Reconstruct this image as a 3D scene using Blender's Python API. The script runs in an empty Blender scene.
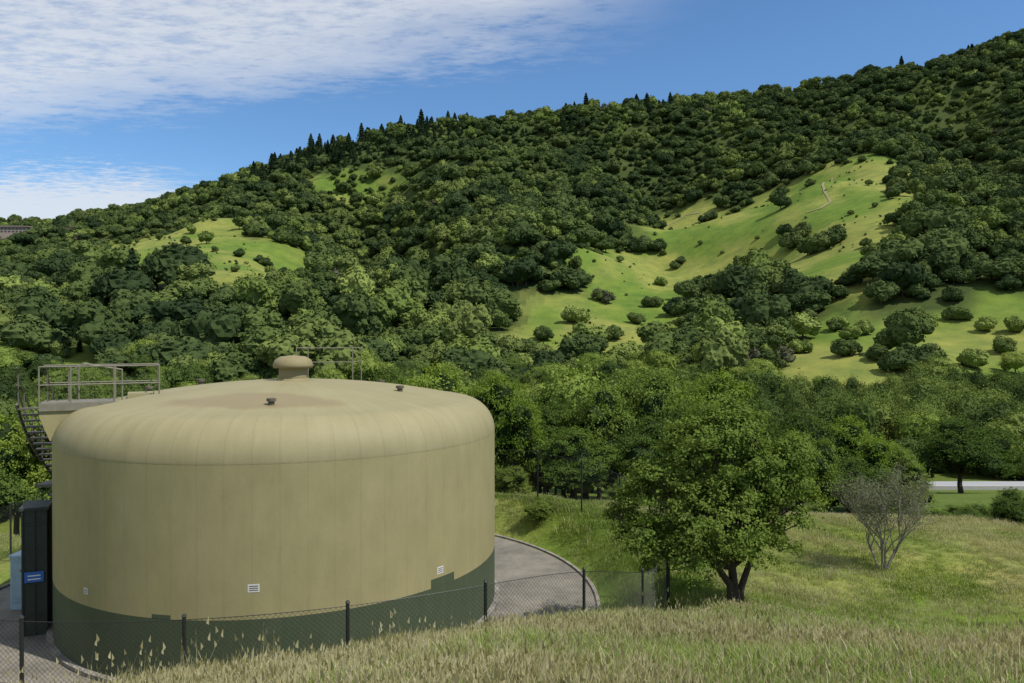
import bpy, math, random
import numpy as np
from mathutils import Vector
random.seed(7)
RNG = np.random.default_rng(11)
F = 769.0; HZ = 335.0
def U(px): return (px-512.0)/F
def V(py): return (HZ-py)/F

# ---------------------------------------------------------------- noise
TAB = np.random.default_rng(5).random((256,256))
def vnoise(x,y,s=0):
    x=np.asarray(x,float)+s*17.3; y=np.asarray(y,float)+s*9.7
    xi=np.floor(x).astype(int); yi=np.floor(y).astype(int)
    fx=x-xi; fy=y-yi; fx=fx*fx*(3-2*fx); fy=fy*fy*(3-2*fy)
    a=TAB[xi%256,yi%256]; b=TAB[(xi+1)%256,yi%256]; c=TAB[xi%256,(yi+1)%256]; d=TAB[(xi+1)%256,(yi+1)%256]
    return (a*(1-fx)+b*fx)*(1-fy)+(c*(1-fx)+d*fx)*fy
def fbm(x,y,s=0,o=3):
    t=0;a=.5;n=0
    for i in range(o):
        t=t+a*vnoise(np.asarray(x)*2**i,np.asarray(y)*2**i,s+i*3); n+=a; a*=.5
    return t/n
def sstep(a,b,x):
    t=np.clip((x-a)/(b-a),0,1); return t*t*(3-2*t)

# ---------------------------------------------------------------- terrain height
CX,CY,TR=-7.27,25.17,6.7
PADZ=-8.62
colp=np.array([-250,0,130,260,400,512,640,760,870,1024,1280],float)
colu=(colp-512)/F
rowD=np.array([60,100,150,210,290,400,550,750,1000,1300,1700],float)
YP={210:[395,390,390,390,388,385,382,378,368,362,358],
    290:[355,350,345,342,338,335,328,325,318,310,303],
    400:[325,318,310,302,295,288,275,268,262,258,245],
    550:[300,293,280,262,250,240,228,218,205,195,175],
    750:[275,268,252,215,195,180,170,160,150,125,90],
    1000:[250,243,222,174,138,122,108,103,86,44,-20],
    1300:[235,224,216,195,170,150,135,125,110,75,10]}
TZ=np.zeros((len(rowD),len(colp)))
TZ[0]=-13.2; TZ[1]=-20; TZ[2]=[-21,-21,-21,-21,-21,-21,-21,-21,-21,-21,-20]
for i,D in enumerate(rowD):
    if D in YP: TZ[i]=(HZ-np.array(YP[D],float))/F*D
TZ[-1]=TZ[-2]*.9
def cr(p0,p1,p2,p3,t):
    return .5*((2*p1)+(-p0+p2)*t+(2*p0-5*p1+4*p2-p3)*t*t+(-p0+3*p1-3*p2+p3)*t**3)
def ridge(x,y,x0,y0,x1,y1,w,h):
    """elongated spur from (x0,y0) to (x1,y1)"""
    dx,dy=x1-x0,y1-y0; L2=dx*dx+dy*dy
    t=np.clip(((x-x0)*dx+(y-y0)*dy)/L2,0,1); d=np.hypot(x-x0-t*dx,y-y0-t*dy)
    return h*np.exp(-(d/w)**2)
def farH(x,y):
    D=np.clip(y,60,1700); u=np.clip(x/np.maximum(D,60),colu[0],colu[-1])
    ti=np.interp(D,rowD,np.arange(len(rowD))); tj=np.interp(u,colu,np.arange(len(colu)))
    i=np.clip(np.floor(ti).astype(int),0,len(rowD)-2); j=np.clip(np.floor(tj).astype(int),0,len(colu)-2)
    fi=ti-i; fj=tj-j
    ci=lambda k:np.clip(k,0,len(rowD)-1); cj=lambda k:np.clip(k,0,len(colu)-1)
    r=[]
    for a in (-1,0,1,2):
        r.append(cr(TZ[ci(i+a),cj(j-1)],TZ[ci(i+a),j],TZ[ci(i+a),j+1],TZ[ci(i+a),cj(j+2)],fj))
    z=cr(r[0],r[1],r[2],r[3],fi)
    w=sstep(230,520,D)*(1-.8*sstep(880,990,D))
    z=z+w*(62*(fbm(x/210+y/700,y/420,1,2)-.5)+30*(fbm(x/75,y/110,4,2)-.5))
    # main spurs running down towards the valley, gullies between
    z=z+ridge(x,y,-300,640,-120,330,75,26)+ridge(x,y,-60,760,10,420,60,34)+ridge(x,y,330,640,190,330,70,16)+ridge(x,y,430,560,300,330,60,24)
    z=z-ridge(x,y,-160,800,-60,420,45,32)-ridge(x,y,150,880,110,480,50,28)-ridge(x,y,470,800,300,480,45,26)
    z=z+sstep(850,980,D)*13*(fbm(x/60,y/80,14,2)-.5)
    z=z+sstep(120,250,D)*6*(fbm(x/40,y/40,8,2)-.5)
    return z
ny=np.array([-200,-40,0,4,10,16,21,28,34,40,50,60,80],float)
nz=np.array([6,1.0,-1.45,-1.87,-3.88,-5.85,-7.05,-6.85,-7.0,-8.6,-11.1,-13.2,-17],float)
def nearH(x,y):
    d=1.0
    f=(np.interp(y-d,ny,nz)+np.interp(y,ny,nz)*2+np.interp(y+d,ny,nz))/4
    f=f+(.09+.07*sstep(20,12,y))*np.clip(x,-30,0)-.06*np.clip(x,0,40)*sstep(8,20,y)
    f=f-.5*np.exp(-(((x-9)/6)**2+((y-30)/7)**2))
    f=f+.36*(fbm(x/4,y/4,2,3)-.5)*sstep(2,9,y)
    r=np.hypot(x-CX,y-CY)
    low=PADZ+(f-PADZ)*sstep(10.3,16,r)
    f=np.where(f<PADZ,low,f)
    an=np.degrees(np.arctan2(y-CY,x-CX)); off=1.45*np.exp(-((an+24)/17)**2)
    cut=PADZ+.8*np.maximum(r-10.15-off,0)
    k=.5; h=np.clip(.5+.5*(cut-f)/k,0,1)
    z=cut*(1-h)+f*h-k*h*(1-h)
    z=np.where(r<10.15,PADZ,np.maximum(z,np.where(r<13,PADZ,-999)))
    return z
def Hf(x,y):
    x=np.asarray(x,float); y=np.asarray(y,float)
    w=sstep(45,75,y)
    return nearH(x,y)*(1-w)+farH(x,y)*w
def H1(x,y): return float(Hf(np.array([x]),np.array([y]))[0])
DS=np.concatenate([np.arange(150,1350,2.0)])
def survey(px,py):
    """ground point seen along a bearing / elevation taken from the view point"""
    u,v=U(px),V(py)
    z=Hf(u*DS,DS); ok=np.nonzero(z>=v*DS)[0]
    D=DS[ok[0]] if len(ok) else 1300.0
    return (u*D,D)

# ---------------------------------------------------------------- mesh builder
class MB:
    def __init__(s): s.v=[];s.l=[];s.t=[];s.m=[];s.n=0
    def add(s,V_,F_,mat=0):
        V_=np.asarray(V_,float).reshape(-1,3); F_=np.asarray(F_,int)
        s.v.append(V_); s.l.append((F_+s.n).ravel()); s.t.append(np.full(len(F_),F_.shape[1])); s.m.append(np.full(len(F_),mat)); s.n+=len(V_)
    def mesh(s,name,mats,smooth=False):
        me=bpy.data.meshes.new(name)
        v=np.concatenate(s.v); l=np.concatenate(s.l); t=np.concatenate(s.t); m=np.concatenate(s.m)
        me.vertices.add(len(v)); me.vertices.foreach_set("co",v.ravel())
        me.loops.add(len(l)); me.loops.foreach_set("vertex_index",l.astype(np.int32))
        me.polygons.add(len(t)); st=np.concatenate([[0],np.cumsum(t)[:-1]]).astype(np.int32)
        me.polygons.foreach_set("loop_start",st)
        me.update(calc_edges=True)
        me.polygons.foreach_set("material_index",m.astype(np.int32))
        me.polygons.foreach_set("use_smooth",np.full(len(t),smooth))
        for x in mats: me.materials.append(x)
        me.update(); return me
    def obj(s,name,mats,smooth=False,parent=None,link=True):
        o=bpy.data.objects.new(name,s.mesh(name,mats,smooth))
        if link: bpy.context.scene.collection.objects.link(o)
        if parent: o.parent=parent
        return o
    def tube(s,pts,rad,n=6,mat=0,cap=True):
        pts=np.asarray(pts,float); k=len(pts)
        rad=np.broadcast_to(np.asarray(rad,float),(k,))
        tan=np.gradient(pts,axis=0); tan/=np.linalg.norm(tan,axis=1)[:,None]+1e-9
        ref=np.array([0,0,1.]) if abs(tan[0][2])<.9 else np.array([1.,0,0])
        a=np.cross(tan,ref); a/=np.linalg.norm(a,axis=1)[:,None]+1e-9; b=np.cross(tan,a)
        th=np.arange(n)*2*np.pi/n
        V_=(pts[:,None,:]+rad[:,None,None]*(np.cos(th)[None,:,None]*a[:,None,:]+np.sin(th)[None,:,None]*b[:,None,:])).reshape(-1,3)
        Fs=[]
        for i in range(k-1):
            for j in range(n):
                Fs.append((i*n+j,i*n+(j+1)%n,(i+1)*n+(j+1)%n,(i+1)*n+j))
        s.add(V_,Fs,mat)
        if cap and n>3:
            for e,base in ((0,0),(k-1,(k-1)*n)):
                c=np.concatenate([V_[base:base+n],pts[e:e+1]])
                fs=[(j,(j+1)%n,n) if e else ((j+1)%n,j,n) for j in range(n)]
                s.add(c,fs,mat)
    def box(s,c,ax,ay,az,mat=0):
        """c centre, half-vectors"""
        c=np.array(c,float);ax=np.array(ax,float);ay=np.array(ay,float);az=np.array(az,float)
        vs=[c+i*ax+j*ay+k*az for k in(-1,1) for j in(-1,1) for i in(-1,1)]
        s.add(vs,[(0,2,3,1),(4,5,7,6),(0,1,5,4),(2,6,7,3),(0,4,6,2),(1,3,7,5)],mat)
    def leaves(s,c,nrm,L,W,rng,mat=0):
        n=len(c); r=rng.normal(size=(n,3))
        t=np.cross(nrm,r); t/=np.linalg.norm(t,axis=1)[:,None]+1e-9
        b=np.cross(nrm,t); b/=np.linalg.norm(b,axis=1)[:,None]+1e-9
        sc=rng.uniform(.6,1.3,(n,1)); t=t*L*sc; b=b*W*sc
        V_=np.stack([c-t,c-b+t*.1,c+t,c+b+t*.1],1).reshape(-1,3)
        s.add(V_,np.arange(4*n).reshape(-1,4),mat)
    def revolve(s,prof,n=96,mat=0,c=(0,0)):
        k=len(prof); th=np.arange(n)*2*np.pi/n
        V_=[]
        for r,z in prof: V_.append(np.stack([c[0]+r*np.cos(th),c[1]+r*np.sin(th),np.full(n,z)],1))
        Fs=[(i*n+j,i*n+(j+1)%n,(i+1)*n+(j+1)%n,(i+1)*n+j) for i in range(k-1) for j in range(n)]
        s.add(np.concatenate(V_),Fs,mat)

# ---------------------------------------------------------------- materials
def newmat(name):
    m=bpy.data.materials.new(name); m.use_nodes=True; nt=m.node_tree; nt.nodes.clear(); return m,nt
def N(nt,t,**k):
    n=nt.nodes.new(t)
    for a,b in k.items(): setattr(n,a,b)
    return n
def ramp(nt,stops,fac):
    r=N(nt,'ShaderNodeValToRGB'); e=r.color_ramp.elements
    while len(e)<len(stops): e.new(.5)
    for i,(p,c) in enumerate(stops): e[i].position=p; e[i].color=(*c,1)
    nt.links.new(fac,r.inputs[0]); return r.outputs[0]
def noise(nt,scale,detail=4,vec=None,rough=.6):
    n=N(nt,'ShaderNodeTexNoise'); n.inputs['Scale'].default_value=scale; n.inputs['Detail'].default_value=detail; n.inputs['Roughness'].default_value=rough
    if vec is not None: nt.links.new(vec,n.inputs['Vector'])
    return n.outputs['Fac']
def pos(nt): return N(nt,'ShaderNodeNewGeometry').outputs['Position']
def mixc(nt,fac,a,b,bt='MIX'):
    m=N(nt,'ShaderNodeMix',data_type='RGBA',blend_type=bt)
    for sck,val in ((0,fac),(6,a),(7,b)):
        if hasattr(val,'links'): nt.links.new(val,m.inputs[sck])
        elif sck==0: m.inputs[0].default_value=val
        else: m.inputs[sck].default_value=(*val,1)
    return m.outputs[2]
def math_(nt,op,a,b=0.0,clamp=False):
    m=N(nt,'ShaderNodeMath',operation=op); m.use_clamp=clamp
    for i,v in enumerate((a,b)):
        if hasattr(v,'links'): nt.links.new(v,m.inputs[i])
        else: m.inputs[i].default_value=v
    return m.outputs[0]
def out(nt,sh):
    o=N(nt,'ShaderNodeOutputMaterial'); nt.links.new(sh,o.inputs[0])
def princ(nt,col,rough=.7,spec=.3,metal=0,bump=None,bs=.2,bd=.02):
    p=N(nt,'ShaderNodeBsdfPrincipled')
    if hasattr(col,'links'): nt.links.new(col,p.inputs['Base Color'])
    else: p.inputs['Base Color'].default_value=(*col,1)
    p.inputs['Roughness'].default_value=rough; p.inputs['Specular IOR Level'].default_value=spec; p.inputs['Metallic'].default_value=metal
    if bump is not None:
        b=N(nt,'ShaderNodeBump'); b.inputs['Strength'].default_value=bs; b.inputs['Distance'].default_value=bd
        nt.links.new(bump,b.inputs['Height']); nt.links.new(b.outputs[0],p.inputs['Normal'])
    return p.outputs[0]
def simple(name,col,rough=.7,spec=.3,metal=0,var=.15,sc=6):
    m,nt=newmat(name); n=noise(nt,sc,5,pos(nt))
    c=ramp(nt,[(.3,tuple(x*(1-var) for x in col)),(.7,tuple(min(1,x*(1+var)) for x in col))],n)
    out(nt,princ(nt,c,rough,spec,metal,n,.15,.01)); return m
def foliage(name,c1,c2,c3,trans=.25,patch=.02,spec=.15,k=1.0):
    c1,c2,c3=[tuple(q*k for q in c) for c in (c1,c2,c3)]
    m,nt=newmat(name)
    oi=N(nt,'ShaderNodeObjectInfo')
    p=pos(nt)
    n1=noise(nt,patch,3,p); n2=noise(nt,1.3,3,p)
    f=math_(nt,'MULTIPLY',oi.outputs['Random'],.5)
    f=math_(nt,'ADD',f,math_(nt,'MULTIPLY',n1,.38)); f=math_(nt,'ADD',f,math_(nt,'MULTIPLY',n2,.27))
    c=ramp(nt,[(.28,c1),(.58,c2),(.86,c3)],f)
    d=N(nt,'ShaderNodeBsdfDiffuse'); nt.links.new(c,d.inputs[0]); a=d.outputs[0]
    if spec>.2: a=princ(nt,c,.55,spec)
    if trans<=0: out(nt,a); return m
    t=N(nt,'ShaderNodeBsdfTranslucent'); nt.links.new(mixc(nt,1.0,c,(1.3,1.25,.55),'MULTIPLY'),t.inputs[0])
    mx=N(nt,'ShaderNodeMixShader'); mx.inputs[0].default_value=trans
    nt.links.new(a,mx.inputs[1]); nt.links.new(t.outputs[0],mx.inputs[2]); out(nt,mx.outputs[0]); return m

m_dark=foliage('foliage_dark_oak',(.022,.036,.016),(.046,.068,.023),(.082,.106,.034),0,k=1.08)
m_mid=foliage('foliage_oak',(.042,.062,.021),(.078,.106,.030),(.122,.150,.042),0,k=1.08)
m_light=foliage('foliage_spring',(.080,.110,.028),(.128,.166,.040),(.175,.215,.056),0,k=1.08)
m_grey=foliage('foliage_grey',(.075,.082,.045),(.105,.105,.062),(.135,.125,.078),0)
m_con=foliage('foliage_conifer',(.016,.030,.015),(.027,.046,.020),(.040,.060,.027),0)
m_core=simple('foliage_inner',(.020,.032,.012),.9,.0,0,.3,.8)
m_bark=simple('bark',(.075,.058,.042),.9,.1,0,.35,9)
m_greybark=simple('grey_bark',(.22,.20,.17),.9,.1,0,.25,9)
m_near=foliage('foliage_coast_oak',(.065,.105,.022),(.110,.165,.033),(.175,.23,.048),.3,.5)
m_vmid=foliage('foliage_valley_oak',(.06,.095,.025),(.108,.15,.036),(.16,.205,.05),.15,.05)
m_vdark=foliage('foliage_valley_dark',(.038,.062,.021),(.064,.096,.027),(.10,.135,.036),.15,.05)
m_vlight=foliage('foliage_valley_spring',(.10,.15,.03),(.165,.222,.045),(.22,.27,.063),.2,.05)

# ---------------------------------------------------------------- trees
def tree_mesh(name,seed,lobes,nclust,nleaf,L,W,crad,mats,trunk_r=.2,base=(0,0,0),twig=True,shell=.55):
    rng=np.random.default_rng(seed); mb=MB()
    lobes=np.array(lobes,float); w=lobes[:,3]*lobes[:,4]*lobes[:,5]; w=w**.75; w/=w.sum()
    li=rng.choice(len(lobes),nclust,p=w); L0=lobes[li]
    d=rng.normal(size=(nclust,3)); d/=np.linalg.norm(d,axis=1)[:,None]
    d[:,2]=np.where(d[:,2]<-.5,-d[:,2],d[:,2])
    rr=shell+(1-shell)*rng.random(nclust)**.7
    rr*=1+.18*rng.normal(size=nclust)*(rng.random(nclust)<.35)
    cc=L0[:,:3]+d*rr[:,None]*L0[:,3:6]
    out_=d/ L0[:,3:6]; out_/=np.linalg.norm(out_,axis=1)[:,None]
    cs=rng.uniform(.55,1.35,nclust)*crad
    c=np.repeat(cc,nleaf,0)+rng.normal(size=(nclust*nleaf,3))*np.repeat(cs,nleaf)[:,None]*np.array([.55,.55,.38])
    nrm=np.repeat(out_,nleaf,0)*.8+rng.normal(size=(nclust*nleaf,3))*.5+np.array([0,0,.4])
    nrm/=np.linalg.norm(nrm,axis=1)[:,None]
    mb.leaves(c,nrm,L,W,rng,0)
    if len(mats)>1:
        top=lobes[:,2].mean(); zmin=(lobes[:,2]-lobes[:,5]).min()
        fz=max(.25,zmin+.2*(top-zmin)); B=np.array(base,float)
        cen=np.array([lobes[:,0].mean()*.35,lobes[:,1].mean()*.35,fz])
        mid=(B+cen)/2+rng.normal(size=3)*.03*fz
        mb.tube([B+[0,0,-.3],B+[0,0,.02],mid,cen],[trunk_r*1.5,trunk_r*1.2,trunk_r*.95,trunk_r*.85],9,1)
        for k in range(len(lobes)):
            e=lobes[k,:3]; m1=cen*.6+e*.4+rng.normal(size=3)*.12*np.linalg.norm(e-cen); m1[2]=max(m1[2],cen[2])
            mb.tube([cen-[0,0,.1],m1,e],[trunk_r*.62,trunk_r*.42,trunk_r*.2],6,1)
            if twig:
                sel=np.nonzero(li==k)[0]; rng.shuffle(sel)
                for q in sel[:max(4,min(16,len(sel)//6))]:
                    t=rng.uniform(.1,1); s=m1*(1-t)+e*t
                    mb.tube([s,(s+cc[q])/2+rng.normal(size=3)*.05,cc[q]],[trunk_r*.2,trunk_r*.12,trunk_r*.04],4,1,False)
    return mb,mats
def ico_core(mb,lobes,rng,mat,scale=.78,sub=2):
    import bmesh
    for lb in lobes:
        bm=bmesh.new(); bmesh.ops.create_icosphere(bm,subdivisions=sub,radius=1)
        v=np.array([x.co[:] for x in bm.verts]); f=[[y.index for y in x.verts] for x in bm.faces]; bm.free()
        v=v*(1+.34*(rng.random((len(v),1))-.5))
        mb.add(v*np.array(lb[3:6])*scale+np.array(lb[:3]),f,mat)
def rand_lobes(rng,w,h,n,lowfrac=.25):
    L=[(0,0,h*.56,w*.34,w*.34,h*.34)]
    for i in range(n):
        a=i*2*np.pi/n+rng.uniform(-.5,.5); rad=w*rng.uniform(.2,.35); z=h*rng.uniform(.34,.76); s=w*rng.uniform(.14,.25)
        L.append((rad*np.cos(a),rad*np.sin(a),z,s,s,s*rng.uniform(.75,1)))
    L.append((rng.uniform(-.1,.1)*w,rng.uniform(-.1,.1)*w,h*.82,w*.2,w*.2,h*.17))
    return L
def far_tree(name,seed,w,h,mat,nq,L,n=5,core=None,cs=.88,shell=.85):
    rng=np.random.default_rng(seed); lob=rand_lobes(rng,w,h,n)
    mb,_=tree_mesh(name,seed,lob,nq//10,10,L,L*.7,w*.06,[mat],shell=shell)
    ico_core(mb,lob,rng,1,cs,3)
    mb.tube([(0,0,-1.5),(0,0,h*.3)],[.3,.22],5,2)
    return mb.obj(name,[mat,core or mat,m_bark],link=False)
def conifer(name,seed,w,h,mat,n,L):
    rng=np.random.default_rng(seed); mb=MB()
    t=rng.random(n)**.8; z=h*(.1+.9*t); lay=.75+.25*np.sin(t*60)
    r=w*.5*(1-t)**.7*lay*rng.uniform(.45,1.12,n)+.05; a=rng.uniform(0,2*np.pi,n)
    c=np.stack([r*np.cos(a),r*np.sin(a),z],1)
    nr=np.stack([np.cos(a)*.6,np.sin(a)*.6,np.full(n,.8)],1)+rng.normal(size=(n,3))*.35
    mb.leaves(c,nr,L,L*.5,rng,0)
    mb.tube([(0,0,-1),(0,0,h*.2),(0,0,h*.95)],[w*.16,w*.28,.05],7,1)
    return mb.obj(name,[mat,m_core],link=False)

# ---------------------------------------------------------------- scatter via geometry nodes
def make_coll(name,objs):
    c=bpy.data.collections.new(name)
    for o in objs: c.objects.link(o)
    return c
def scatter(name,pts,scl,rot,idx,coll,tilt=None):
    me=bpy.data.meshes.new(name); n=len(pts)
    me.vertices.add(n); me.vertices.foreach_set("co",np.asarray(pts,float).ravel())
    a=me.attributes.new("scl",'FLOAT_VECTOR','POINT'); a.data.foreach_set("vector",np.asarray(scl,float).ravel())
    a=me.attributes.new("rot3",'FLOAT_VECTOR','POINT')
    r3=np.zeros((n,3)); r3[:,2]=rot
    if tilt is not None: r3[:,:2]=tilt
    a.data.foreach_set("vector",r3.ravel())
    a=me.attributes.new("idx",'INT','POINT'); a.data.foreach_set("value",np.asarray(idx,np.int32))
    o=bpy.data.objects.new(name,me); bpy.context.scene.collection.objects.link(o)
    g=bpy.data.node_groups.new(name+"_nodes",'GeometryNodeTree')
    g.interface.new_socket("Geometry",in_out='INPUT',socket_type='NodeSocketGeometry')
    g.interface.new_socket("Geometry",in_out='OUTPUT',socket_type='NodeSocketGeometry')
    gi=g.nodes.new('NodeGroupInput'); go=g.nodes.new('NodeGroupOutput')
    ci=g.nodes.new('GeometryNodeCollectionInfo'); ci.inputs['Collection'].default_value=coll
    ci.inputs['Separate Children'].default_value=True; ci.inputs['Reset Children'].default_value=True
    ip=g.nodes.new('GeometryNodeInstanceOnPoints'); ip.inputs['Pick Instance'].default_value=True
    def na(nm,dt):
        x=g.nodes.new('GeometryNodeInputNamedAttribute'); x.data_type=dt; x.inputs[0].default_value=nm; return x.outputs[0]
    L=g.links.new
    L(gi.outputs[0],ip.inputs['Points']); L(ci.outputs[0],ip.inputs['Instance'])
    L(na("idx",'INT'),ip.inputs['Instance Index']); L(na("scl",'FLOAT_VECTOR'),ip.inputs['Scale']); L(na("rot3",'FLOAT_VECTOR'),ip.inputs['Rotation'])
    L(ip.outputs[0],go.inputs[0])
    md=o.modifiers.new("scatter",'NODES'); md.node_group=g
    return o

far_coll=make_coll('forest_kinds',[
 far_tree('a_dark_oak',1,10,8.5,m_dark,1300,.30,6),
 far_tree('b_dark_oak',2,11,8,m_dark,1300,.30,8),
 far_tree('c_oak',3,9.5,8,m_mid,1200,.30,6),
 far_tree('d_oak',4,10,9,m_mid,1300,.30,7),
 far_tree('e_spring_oak',5,9,8,m_light,1100,.30,7),
 far_tree('f_grey_buckeye',6,9,8,m_grey,1100,.28,7,None,.6,.6),
 conifer('g_conifer',7,8.5,14,m_con,1100,.7)])
mid_coll=make_coll('valley_tree_kinds',[
 far_tree('a_dark_oak_tree',11,10,8.5,m_vdark,9000,.14,8,None,.78,.78),
 far_tree('b_oak_tree',12,9.5,8.5,m_vmid,9000,.14,8,None,.78,.78),
 far_tree('c_oak_tree',13,10.5,8,m_vmid,9000,.14,9,None,.78,.78),
 far_tree('d_spring_tree',14,9,8.5,m_vlight,8000,.13,8,None,.78,.78)])

# ---------------------------------------------------------------- meadows (surveyed outlines -> world polygons)
def poly(pp): return np.array([survey(*p) for p in pp])
meadows=[poly(p) for p in [
 [(86,252),(150,236),(208,220),(248,224),(240,238),(292,254),(300,280),(225,288),(178,276),(150,288),(105,276)],
 [(303,180),(350,180),(412,176),(412,194),(380,199),(315,195)],
 [(866,155),(905,168),(892,184),(932,209),(890,232),(860,305),(800,290),(750,278),(720,290),(690,284),(640,304),(584,284),(588,248),(640,242),(700,222),(760,202),(820,168)],
 [(660,213),(708,203),(706,228),(664,236)],
 [(490,368),(512,318),(560,298),(640,284),(690,300),(650,330),(620,358),(580,370),(540,366)],
 [(720,392),(760,366),(790,330),(860,310),(940,324),(990,304),(1040,300),(1100,320),(1100,396),(900,396)],
 [(0,214),(60,213),(60,224),(0,226)],
 [(20,300),(70,292),(75,304),(25,316)],
]]
def inside(P,x,y):
    r=np.zeros(len(x),bool); n=len(P)
    for i in range(n):
        x1,y1=P[i]; x2,y2=P[(i+1)%n]
        if y1==y2: continue
        c=((y1>y)!=(y2>y))&(x<(x2-x1)*(y-y1)/(y2-y1)+x1); r^=c
    return r
def meadow_frac(x,y):
    """0..1, soft ragged edge"""
    t=np.zeros(len(x))
    for s in range(7):
        a=s*2*np.pi/7; R=4+y*.014
        jx=x+R*np.cos(a)+30*(fbm(x/26,y/26,20,3)-.5); jy=y+R*1.2*np.sin(a)+40*(fbm(x/26,y/26,23,3)-.5)
        r=np.zeros(len(x),bool)
        for P in meadows: r|=inside(P,jx,jy)
        t+=r
    return t/7

# far forest
def jgrid(x0,x1,y0,y1,s,rng):
    gx,gy=np.meshgrid(np.arange(x0,x1,s),np.arange(y0,y1,s)); gx=gx.ravel();gy=gy.ravel()
    return gx+rng.uniform(-.5,.5,len(gx))*s, gy+rng.uniform(-.5,.5,len(gy))*s
P=[]
x,y=jgrid(-330,330,205,400,7.0,RNG); P.append((x,y))
x,y=jgrid(-700,700,400,700,7.8,RNG); P.append((x,y))
x,y=jgrid(-1150,900,700,1100,9.0,RNG); P.append((x,y))
x,y=jgrid(-1150,-450,1100,1400,10,RNG); P.append((x,y))
x=np.concatenate([p[0] for p in P]); y=np.concatenate([p[1] for p in P])
k=np.abs(x/y)<.85; x=x[k];y=y[k]
mf=meadow_frac(x,y)
clu=fbm(x/22,y/22,61,2)
k=RNG.random(len(x))>np.clip(mf*1.3+(clu<.45)*(mf>.1)*.5-(clu>.60)*(mf<.8)*.5+.4*((x/y>U(770))&(y<290)&(mf>.05)),0,.993); x=x[k]; y=y[k]; mf=mf[k]
z=Hf(x,y); n=len(x)
big=RNG.random(n)
sc=(.5+.55*RNG.random(n)+.8*(big<.18))*1.08
sc=np.where(mf>.3,sc*RNG.uniform(.6,1.0,n),sc)
sparse=fbm(x/45,y/45,30,3)
thin=(sparse<.40)&(y<560)&(x/y<U(720))&(RNG.random(n)<.6)
x,y,z,sc,big=x[~thin],y[~thin],z[~thin],sc[~thin],big[~thin]; n=len(x)
patch=fbm(x/60,y/60,33,3)+.42*(RNG.random(n)-.5)+.08*sstep(520,330,y)
idx=np.where(patch<.48,RNG.integers(0,2,n),np.where(patch<.63,RNG.integers(1,4,n),RNG.integers(3,5,n)))
idx=np.where(RNG.random(n)<.006,5,idx)
uu=x/y
con=(y>840)&(uu>U(250))&(uu<U(480))&(RNG.random(n)<.8*sstep(840,910,y)*(fbm(x/40,y/40,44)>.40)*sstep(U(490),U(420),uu))
con|=(uu>U(500))&(y>900)&(RNG.random(n)<.30*(fbm(x/50,y/50,49)>.62))
con|=(y<300)&(uu<U(190))&(uu>U(-40))&(fbm(x/20,y/20,47)>.60)&(RNG.random(n)<.5)
idx=np.where(con,6,idx)
S=np.stack([sc,sc,sc*RNG.uniform(.8,1.25,n)],1); S[idx==6]=(S*RNG.uniform(.6,1.05,(n,1)))[idx==6]
scatter('forest_hillside',np.stack([x,y,z-.8],1),S,RNG.uniform(0,6.28,n),idx,far_coll)

# trees standing in the meadows
lone=[]
def clump(px,py,rpx,n,kind=0,s=1.0):
    X,Y=survey(px,py); R=rpx/F*Y
    for i in range(n):
        a=random.uniform(0,6.28); q=R*.6*math.sqrt(random.random()) if n>1 else 0
        w=(R*2/10 if n==1 else max(.7,R*1.15/10))*random.uniform(.85,1.1)*s
        lone.append((X+q*math.cos(a)*1.3,Y+q*math.sin(a)*.8,w,kind if random.random()<.8 else 2))
for a in [(648,254,20,4,0),(679,266,10,2,0),(798,244,20,5,0),(822,250,22,6,0),(790,230,13,3,0),(864,248,9,2,0),(858,163,8,2,0),(900,160,7,2,0),
          (735,272,9,3,0),(706,222,10,3,0),(560,248,10,3,0),(812,185,8,3,0),(776,198,10,4,0),(745,207,8,3,0),(868,186,5,1,2),(835,330,9,3,4),(840,356,15,4,2),
          (765,370,27,5,5),(910,372,32,7,0),(870,335,12,3,4),(930,328,10,3,4),(955,322,10,3,2),(985,332,9,2,4),(1000,354,12,3,2),(800,354,9,3,4),(970,370,11,3,4),
          (160,260,8,3,0),(185,244,9,4,0),(215,252,5,1,2),(240,257,5,2,0),(265,266,7,3,0),(130,266,5,2,0),(600,302,18,4,5),(572,325,20,5,4),(545,340,9,3,2),(610,340,10,3,4),(527,352,7,2,0),(655,307,12,4,2),
          (722,255,3,1,2),(757,240,3,1,2),(700,245,3,1,2),(850,215,4,1,2),(620,262,5,1,2),(590,347,9,3,4),(635,324,9,3,2),(690,315,22,6,0),(715,330,22,6,2),(350,186,6,2,0),(390,184,5,2,0),
          (890,345,9,3,4),(915,322,8,2,2),(1015,335,9,3,4),(850,340,7,2,4),(880,362,8,3,2),(660,285,6,2,4),(835,300,10,3,0)]:
    clump(*a)
la=np.array(lone); n=len(la)
scatter('meadow_trees',np.stack([la[:,0],la[:,1],Hf(la[:,0],la[:,1])-la[:,2]*1.2],1),np.stack([la[:,2]]*2+[la[:,2]*1.0],1),RNG.uniform(0,6.28,n),la[:,3].astype(int),far_coll)
# meadow shrubs
x,y=jgrid(-500,600,215,900,6,RNG); mf=meadow_frac(x,y); k=(mf>.3)&(RNG.random(len(x))<.03+.35*(fbm(x/30,y/30,40)>.58)); x=x[k];y=y[k]; n=len(x)
s=.05+.22*RNG.random(n)**2
scatter('meadow_shrubs',np.stack([x,y,Hf(x,y)-.25],1),np.stack([s,s,s],1),RNG.uniform(0,6.28,n),RNG.integers(2,5,n),far_coll)

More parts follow.
